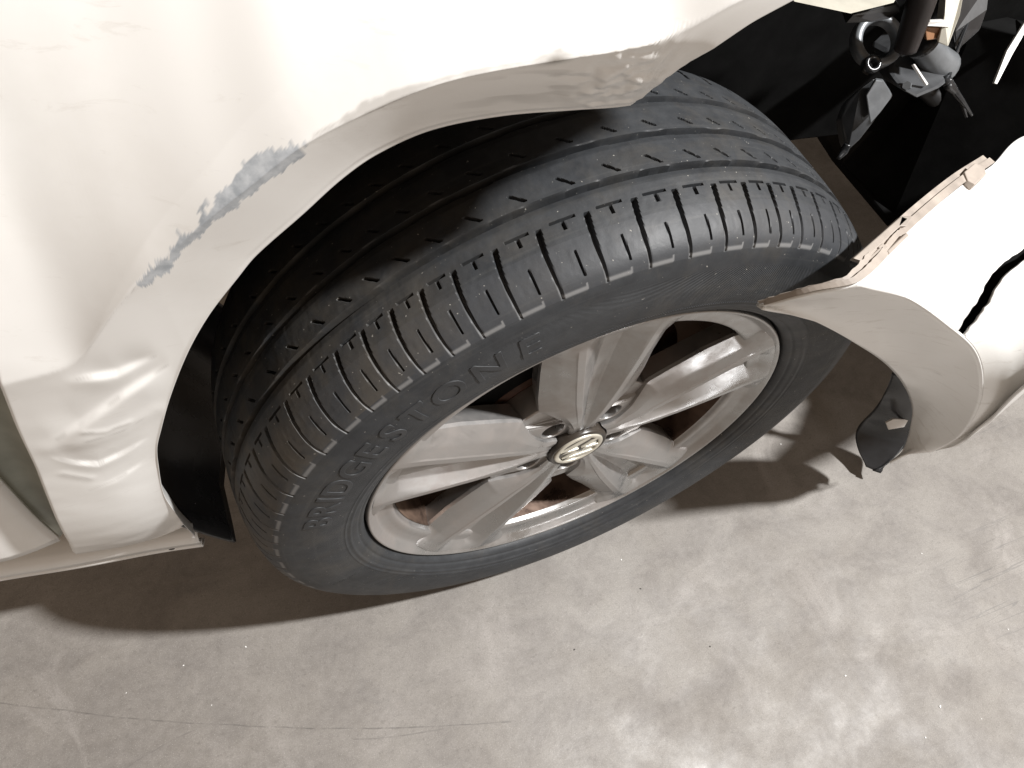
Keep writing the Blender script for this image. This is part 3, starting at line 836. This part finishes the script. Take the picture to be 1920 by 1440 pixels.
# shut line recess between fender and door
G = []
for q0, q1 in (((-260, 60), (-300, 60)), ((-200, 250), (-250, 270)), ((-130, 430), (-190, 470)), ((-40, 600), (-90, 780)), ((0, 680), (0, 900)), ((25, 745), (30, 935)), ((60, 840), (65, 970)), ((95, 930), (95, 1000)), ((120, 990), (112, 1010))):
    G.append([at_car(q0[0] + 14, q0[1], -.088), at_car((q0[0] + q1[0]) / 2, (q0[1] + q1[1]) / 2, -.066), at_car(q1[0] - 6, q1[1] + 6, -.070)])
sheet('shut_line', G, M['olive'], car, 12, .002, 0, 4)

# ---- torn bumper corner: a thing of its own -----------------------------
bum = empty('bumper_cover', tuple(at_z(1690, 850, .0)))
tag(bum, 'torn white corner of the front bumper cover leaning beside the tyre, cracked', 'bumper')
BO = np.array(bum.location)
def bz(x, y, h): return at_z(x, y, h) - BO
ARCH = [(1430, 578, .605), (1480, 590, .585), (1530, 603, .56), (1600, 640, .49), (1665, 685, .385), (1700, 730, .29), (1712, 770, .22), (1706, 810, .165), (1692, 848, .125), (1668, 868, .105)]
TOPL = [(1432, 573, .607), (1520, 549, .638), (1610, 530, .652)]
CRS = [(1610, 530, .652), (1700, 555, .615), (1780, 610, .560), (1828, 655, .510), (1843, 705, .455), (1836, 762, .38), (1800, 818, .28), (1750, 846, .19)]
ROW1 = [(1700, 437, .640), (1790, 490, .605), (1850, 555, .565), (1885, 620, .525), (1898, 680, .480), (1888, 735, .425), (1852, 788, .34), (1785, 836, .245)]
ROW2 = [(1800, 350, .610), (1880, 420, .590), (1940, 500, .565), (1975, 580, .54), (1985, 640, .515), (1965, 685, .485), (1925, 722, .44), (1850, 788, .355)]
ROW3 = [(1862, 308, .590), (1960, 375, .575), (2050, 450, .560), (2085, 540, .55), (2085, 600, .540), (2060, 640, .525), (2010, 670, .505), (1920, 722, .475)]
ROW4 = [(1930, 250, .570), (2060, 330, .560), (2170, 420, .555), (2220, 520, .55), (2220, 590, .545), (2180, 620, .545), (2110, 645, .545), (2010, 655, .550)]
def row3d(R_, n): return catmull(np.array([bz(*q) for q in R_]), n)
nB = 150; nV = 440; nW = 300
white = [row3d(R_, nW) for R_ in (CRS, ROW1, ROW2, ROW3, ROW4)]
white += [white[4] + np.array([.16, -.012, .0]), white[4] + np.array([.40, .05, -.03])]
WG = np.array([catmull(np.array([w[j] for w in white]), nV) for j in range(nW)])      # [u][v]
# battered surface
un = np.linspace(0, 1, nW)[:, None]; vn = np.linspace(0, 1, nV)[None, :]
nrm_ = np.cross(np.gradient(WG, axis=0), np.gradient(WG, axis=1)); nrm_ /= np.linalg.norm(nrm_, axis=2)[..., None] + 1e-9
bmp = .004 * (vnoise(un * 5 + vn * 0, vn * 6, 31) - .5) + .0016 * (vnoise(un * 14, vn * 17, 32) - .5)
WG = WG + nrm_ * (bmp * np.minimum(1, vn * 12))[..., None]
# crack: faces removed along a ragged line
CRK = np.array([(1800, 632), (1826, 592), (1846, 566), (1858, 538), (1880, 508), (1905, 488), (1940, 462), (1990, 430)], float)
CW = np.array([7, 9, 9, 9, 10, 9, 8, 8], float)
P_ = (WG + BO - CAM_LOC).reshape(-1, 3)
px = 960 + FPX * (P_ @ RIGHT) / (P_ @ FWD); py = 720 + FPX * (P_ @ DOWN) / (P_ @ FWD)
dmin = np.full(len(px), 1e9); tmin = np.zeros(len(px))
for i in range(len(CRK) - 1):
    a, b = CRK[i], CRK[i + 1]; ab = b - a
    t = np.clip(((px - a[0]) * ab[0] + (py - a[1]) * ab[1]) / (ab @ ab), 0, 1)
    d = np.hypot(px - a[0] - t * ab[0], py - a[1] - t * ab[1])
    w_ = CW[i] + (CW[i + 1] - CW[i]) * t
    better = d - w_ < dmin - tmin
    dmin = np.where(better, d, dmin); tmin = np.where(better, w_, tmin)
ragc = tmin + 5 * (vnoise(px * .13, py * .13, 41) - .5) + 1.5 * (vnoise(px * .4, py * .4, 42) - .5)
cut_v = (dmin < ragc)
# unseen opening on the far side of the corner, shaped to throw the floor's light patch
LP = np.array([1.7875, -1.0425, 3.60])
Wp = WG.reshape(-1, 3) + BO
fl_p = Wp - (LP - Wp) * (Wp[:, 2:] / (LP[2] - Wp[:, 2:])) - CAM_LOC
fpx = 960 + FPX * (fl_p @ RIGHT) / (fl_p @ FWD); fpy = 720 + FPX * (fl_p @ DOWN) / (fl_p @ FWD)
OPENING = [(1505, 748), (1488, 800), (1472, 825), (1442, 855), (1438, 908), (1400, 892), (1365, 868), (1320, 840), (1300, 800), (1400, 740)]
cut_v |= inpoly(fpx, fpy, OPENING) & (px > 1930)
me_faces = []
idx = np.arange(nW * nV).reshape(nW, nV)
quads = np.stack([idx[:-1, :-1], idx[1:, :-1], idx[1:, 1:], idx[:-1, 1:]], -1).reshape(-1, 4)
keep = ~cut_v[quads].any(1)
WF = WG.reshape(-1, 3).copy()
kq = quads[keep]
ed = np.sort(np.concatenate([kq[:, [0, 1]], kq[:, [1, 2]], kq[:, [2, 3]], kq[:, [3, 0]]]), axis=1)
ue, cnt = np.unique(ed, axis=0, return_counts=True)
be = ue[cnt == 1]
near = dmin < tmin + 14
be = be[near[be].all(1)]
for _ in range(14):
    acc = np.zeros_like(WF); n_ = np.zeros(len(WF))
    for a_, b_ in ((0, 1), (1, 0)):
        np.add.at(acc, be[:, a_], WF[be[:, b_]]); np.add.at(n_, be[:, a_], 1)
    m_ = n_ >= 2
    WF[m_] = .5 * WF[m_] + .5 * acc[m_] / n_[m_][:, None]
sk = mesh_obj('bumper_skin', WF, kq, M['bumper'], bum); solid(sk, .0032, -1)
# wheel arch return of the bumper (faces the wheel)
A_ = row3d(ARCH, nB); T_ = np.r_[catmull(np.array([bz(*q) for q in TOPL]), 50)[:-1], row3d(CRS, nB - 49)]
mids = (A_ + T_) / 2 + np.array([0, .006, -.004])
BG = np.array([catmull(np.array([A_[j], mids[j], T_[j]]), 24) for j in range(nB)])
bd = grid_obj('arch_return', BG, M['bumper'], bum); solid(bd, .003, 0)
# raw plastic flange along the upper edge with tabs and slot
TE = [(1432, 572, .608), (1520, 547, .639), (1610, 528, .653), (1700, 435, .641), (1800, 348, .611), (1862, 306, .591)]
te = catmull(np.array([bz(*q) for q in TE]), 90)
cdir = lambda p: (CAM_LOC - BO - p) / np.linalg.norm(CAM_LOC - BO - p)
FG = []
for j, p in enumerate(te):
    t = j / 89
    w_ = .007 + .008 * sstep(.05, .3, t) + .0016 * (random.random() - .5) * (t < .45)
    inn = np.array([-.35, .80, .10]) * w_ + np.array([0, 0, .001])
    FG.append([p + np.array([0, -.0006, .0012]), p + inn * .45 + np.array([0, 0, .0012]), p + inn * .5 + np.array([0, 0, -.0016]), p + inn + np.array([0, 0, -.002])])
fg = grid_obj('mounting_flange', np.array(FG), M['flange'], bum, smooth=False); solid(fg, .002, 0)
def tab(name, pts, h, t, hole=None):
    poly = [bz(x, y, h + dh) for x, y, dh in pts]
    o = prism(poly, (0, 0, -t), name, M['flange'], bum, .001); return o
tab('clip_tab', [(1808, 322, 0), (1828, 305, 0), (1846, 312, 0), (1850, 326, 0), (1828, 346, 0), (1814, 338, 0)], .612, .012)
# slotted clip bracket: frame of four bars
bars = [[(1600, 484), (1690, 405), (1704, 410), (1618, 490)], [(1690, 405), (1714, 404), (1700, 424), (1684, 424)], [(1646, 463), (1654, 455), (1667, 463), (1660, 470)],
        [(1618, 492), (1655, 460), (1662, 472), (1632, 496)], [(1664, 470), (1700, 436), (1706, 441), (1668, 478)]]
bm = bmesh.new()
for q in bars:
    a = [bm.verts.new(tuple(bz(x, y, .652))) for x, y in q]; b = [bm.verts.new(tuple(bz(x, y, .652) + np.array([0, .002, -.005]))) for x, y in q]
    bm.faces.new(a); bm.faces.new(b[::-1])
    for i in range(4):
        j = (i + 1) % 4; bm.faces.new((a[i], b[i], b[j], a[j]))
cb = bm_obj('slotted_clip', bm, M['flange'], bum); bevel(cb, .0008)
# black inner shield behind the arch return, and an added black sheet for the shade behind the crack
SR = [(1688, 690, .255), (1714, 755, .175), (1704, 825, .085), (1668, 866, .050), (1636, 882, .030)]
SL = [(1674, 700, .225), (1642, 766, .130), (1608, 800, .070), (1610, 846, .038), (1622, 874, .028)]
sr = row3d(SR, 40); sl_ = row3d(SL, 40)
sm = (sr + sl_) / 2 + np.array([.012, -.014, .002])
SG = np.array([catmull(np.array([sl_[j] + .0015 * np.array([math.sin(j * .55), math.cos(j * .4), 0]), sm[j], sr[j]]), 16) for j in range(40)])
so = grid_obj('splash_shield', SG, M['glossblack'], bum); solid(so, .003, 0)
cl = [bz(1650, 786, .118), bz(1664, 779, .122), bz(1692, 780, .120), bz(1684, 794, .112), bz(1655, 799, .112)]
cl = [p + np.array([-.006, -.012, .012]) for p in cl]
prism(cl, (.002, .003, -.002), 'lit_slot_plate', M['paint2'], bum, .0006)  # white plate added for the lit floor showing through the shield's slot
FB = [row3d([(x, y, h - .035) for x, y, h in R_], 40) for R_ in (CRS, ROW1, ROW2, ROW3)]
fo = grid_obj('crack_backing', np.array(FB), M['dullblack'], bum); solid(fo, .004)

# ---- front end of the car behind the missing bumper ---------------------
def cz(x, y, h): return at_carz(x, y, h)
prism([(.50, .27, .385), (.52, .14, .385), (.62, .08, .385), (1.35, .12, .385), (1.35, 1.2, .385), (.50, 1.2, .385)], (0, 0, .012), 'undertray', M['dullblack'], car, .003)
prism([(.50, .25, .397), (.53, .15, .397), (.64, .09, .397), (.66, .10, .62), (.60, .16, .64), (.54, .235, .62)], (.02, .03, 0), 'air_baffle', M['dullblack'], car, .002)
def cpoly(name, pts, h, t, mat, bev=.0015, tilt=None):
    P = [cz(x, y, h if len(q) == 2 else q[2]) for q in pts for x, y in (q[:2],)]
    return prism(P, t, name, mat, car, bev)
def ctube(name, pts, rad, mat, n=12, smooth=True):
    P = catmull(np.array([cz(*q) for q in pts]), max(8, 6 * len(pts)))
    r = rad if np.isscalar(rad) else np.interp(np.linspace(0, 1, len(P)), np.linspace(0, 1, len(rad)), rad)
    V_, F_ = tube(P, r, n); return mesh_obj(name, V_, F_, mat, car, smooth)
def cring(name, px, py, h, ro, ri, t, mat, nrm=None):
    c = cz(px, py, h)
    view = to_car(CAM_LOC) - c; view /= np.linalg.norm(view)
    n_ = view if nrm is None else np.asarray(nrm, float) / np.linalg.norm(nrm)
    u = np.cross(n_, [0, 0, 1.0]); u /= np.linalg.norm(u); w = np.cross(n_, u)
    prof = [(ri, -t), (ri, t * .6), (ri + .0015, t), (ro - .0015, t), (ro, t * .6), (ro, -t), (ri, -t)]
    G = []
    for k in range(48):
        a = 2 * math.pi * k / 48
        G.append([c + (u * math.cos(a) + w * math.sin(a)) * r_ + n_ * d for r_, d in prof])
    return grid_obj(name, np.array(G), mat, car, close_u=True)
cring('clamp_ring', 1645, 77, .655, .0268, .0178, .006, M['greymetal'], (-.15, -.55, .80))
cring('clamp_screw', 1634, 121, .650, .0088, .0040, .005, M['glossblack'], (-.15, -.55, .80))
cpoly('lamp_housing', [(1664, 100), (1690, 74), (1722, 60), (1752, 72), (1776, 104), (1788, 150), (1764, 168), (1722, 186), (1690, 168), (1668, 140)], .640, (.015, .045, -.02), M['dusty'], .006)
ctube('lamp_socket', [(1726, 76, .665), (1740, 96, .655), (1762, 128, .635)], [.013, .015, .020], M['greymetal'], 20)
ctube('socket_rim', [(1728, 78, .668), (1731, 82, .666)], [.0165, .0165], M['glossblack'], 20)
ctube('rusty_post', [(1742, -60, .745), (1728, 0, .715), (1712, 50, .690), (1698, 92, .668)], [.015, .0135, .0125, .011], M['darkbrown'], 12)
cpoly('grey_bracket', [(1642, 150, .645), (1656, 152, .645), (1674, 180, .630), (1650, 212, .615), (1632, 232, .605), (1624, 180, .630)], .63, (.004, .006, -.002), M['greymetal'], .001)
cpoly('bracket_blade', [(1640, 146, .640), (1668, 182, .625), (1640, 226, .600), (1612, 262, .580), (1590, 282, .570), (1582, 262, .575), (1576, 222, .590), (1588, 190, .610), (1612, 168, .628)], .6, (.006, .010, -.012), M['dusty'], .002)
ctube('bracket_hook', [(1590, 270, .574), (1582, 284, .566), (1572, 297, .562)], [.004, .0045, .002], M['glossblack'], 8)
ctube('wiring', [(1772, 150, .640), (1790, 172, .628), (1804, 190, .620), (1822, 216, .605)], [.006, .004, .0025, .0015], M['glossblack'], 8)
ctube('wiring', [(1776, 160, .637), (1800, 186, .620), (1812, 220, .606)], [.004, .0025, .0015], M['blackpl'], 8)
ctube('wiring', [(1778, 150, .640), (1786, 120, .645), (1808, 60, .660), (1826, 10, .672)], [.002, .002, .002, .002], M['glossblack'], 8)
cpoly('white_clip', [(1712, 120, .665), (1716, 120, .665), (1741, 157, .645), (1738, 160, .645)], .65, (.001, .002, -.003), M['paint2'], .0004)
cpoly('inner_support', [(1440, -60), (1490, 4), (1596, 26), (1676, 6), (1720, -60)], .735, (.01, .03, -.004), M['beige'], .001)
cpoly('inner_flange', [(1585, 44, .70), (1634, 42, .70), (1668, 36, .70), (1690, 20, .70), (1680, 8, .71), (1600, 28, .71)], .7, (.01, .03, -.002), M['blackpl'], .001)
cpoly('support_arm', [(1775, -40, .72), (1812, -40, .72), (1800, 30, .70), (1778, 88, .68), (1758, 80, .68), (1772, 30, .70)], .7, (.01, .02, -.003), M['beige'], .001)
cpoly('amber_reflector', [(1734, 50, .69), (1778, 52, .69), (1768, 72, .68), (1738, 76, .68)], .69, (.004, .008, -.004), M['amber'], .001)
cpoly('reflector_seat', [(1732, 49, .693), (1745, 40, .698), (1788, 38, .698), (1780, 51, .693)], .69, (.003, .006, -.002), M['paint2'], .0006)
cpoly('dark_strut', [(1806, -40, .70), (1860, -40, .69), (1848, 20, .67), (1838, 58, .655), (1792, 100, .645), (1786, 60, .66)], .68, (.015, .03, -.006), M['blackpl'], .003)
cpoly('headlamp_trim', [(1864, 156, .60), (1870, 158, .60), (1900, 100, .62), (1935, 40, .64), (1935, 20, .645), (1888, 96, .62)], .62, (.002, .004, -.003), M['paint2'], .0008)
cpoly('headlamp_edge', [(1900, 110, .60), (1935, 70, .615), (1940, 130, .59), (1912, 138, .585)], .6, (.004, .006, -.003), M['greymetal'], .001)

# ------------------------------------------------------------------ litter on the floor
def chip(name, px, py, size, mat, label, cat, group):
    bm = bmesh.new()
    n = random.randint(5, 7)
    top = []
    for k in range(n):
        a = 2 * math.pi * k / n + random.uniform(-.3, .3); r = size * .75 * random.uniform(.6, 1.1)
        top.append(bm.verts.new((r * math.cos(a), r * .7 * math.sin(a), size * random.uniform(.25, .5))))
    bot = [bm.verts.new((v.co.x * 1.05, v.co.y * 1.05, .0004)) for v in top]
    bm.faces.new(top)
    for i in range(n):
        j = (i + 1) % n; bm.faces.new((top[i], bot[i], bot[j], top[j]))
    bm.faces.new(bot[::-1])
    o = bm_obj(name, bm, mat)
    o.location = tuple(at_z(px, py, 0.0)); o.rotation_euler = (0, 0, random.uniform(0, 6))
    tag(o, label, cat, group)
for px, py, sz in ((461, 1213, .0022), (344, 1248, .0016), (237, 1299, .0015), (397, 1322, .0012), (1165, 1050, .0019), (1585, 1267, .0026), (1762, 1325, .0028), (1735, 1383, .0018), (1728, 1038, .0018), (1890, 1180, .0016), (1464, 833, .0022), (1840, 1348, .0014)):
    chip('paint_chip', px, py, sz, M['chip'], 'tiny white paint chip lying on the concrete floor', 'paint chip', 'white chips scattered on the floor')
for px, py, sz in ((1201, 1104, .0024), (1331, 1212, .0022), (1077, 1218, .0022)):
    chip('grit_grain', px, py, sz, M['grit'], 'small dark grain of grit on the concrete floor', 'grit', 'dark grit scattered on the floor')

# hoses, bolts and a crossbar in the dark behind the bracket
ctube('coolant_hose', [(1600, -30, .66), (1640, 20, .63), (1660, 60, .60), (1700, 130, .56), (1790, 210, .52), (1900, 250, .50), (1990, 270, .50)], .011, M['blackpl'], 12)
for q in ((1692, 96, .652), (1760, 90, .648), (1700, 160, .640)):
    ctube('housing_bolt', [(q[0], q[1], q[2] + .004), (q[0] + 1, q[1] + 2, q[2])], [.0042, .0046], M['greymetal'], 6, False)
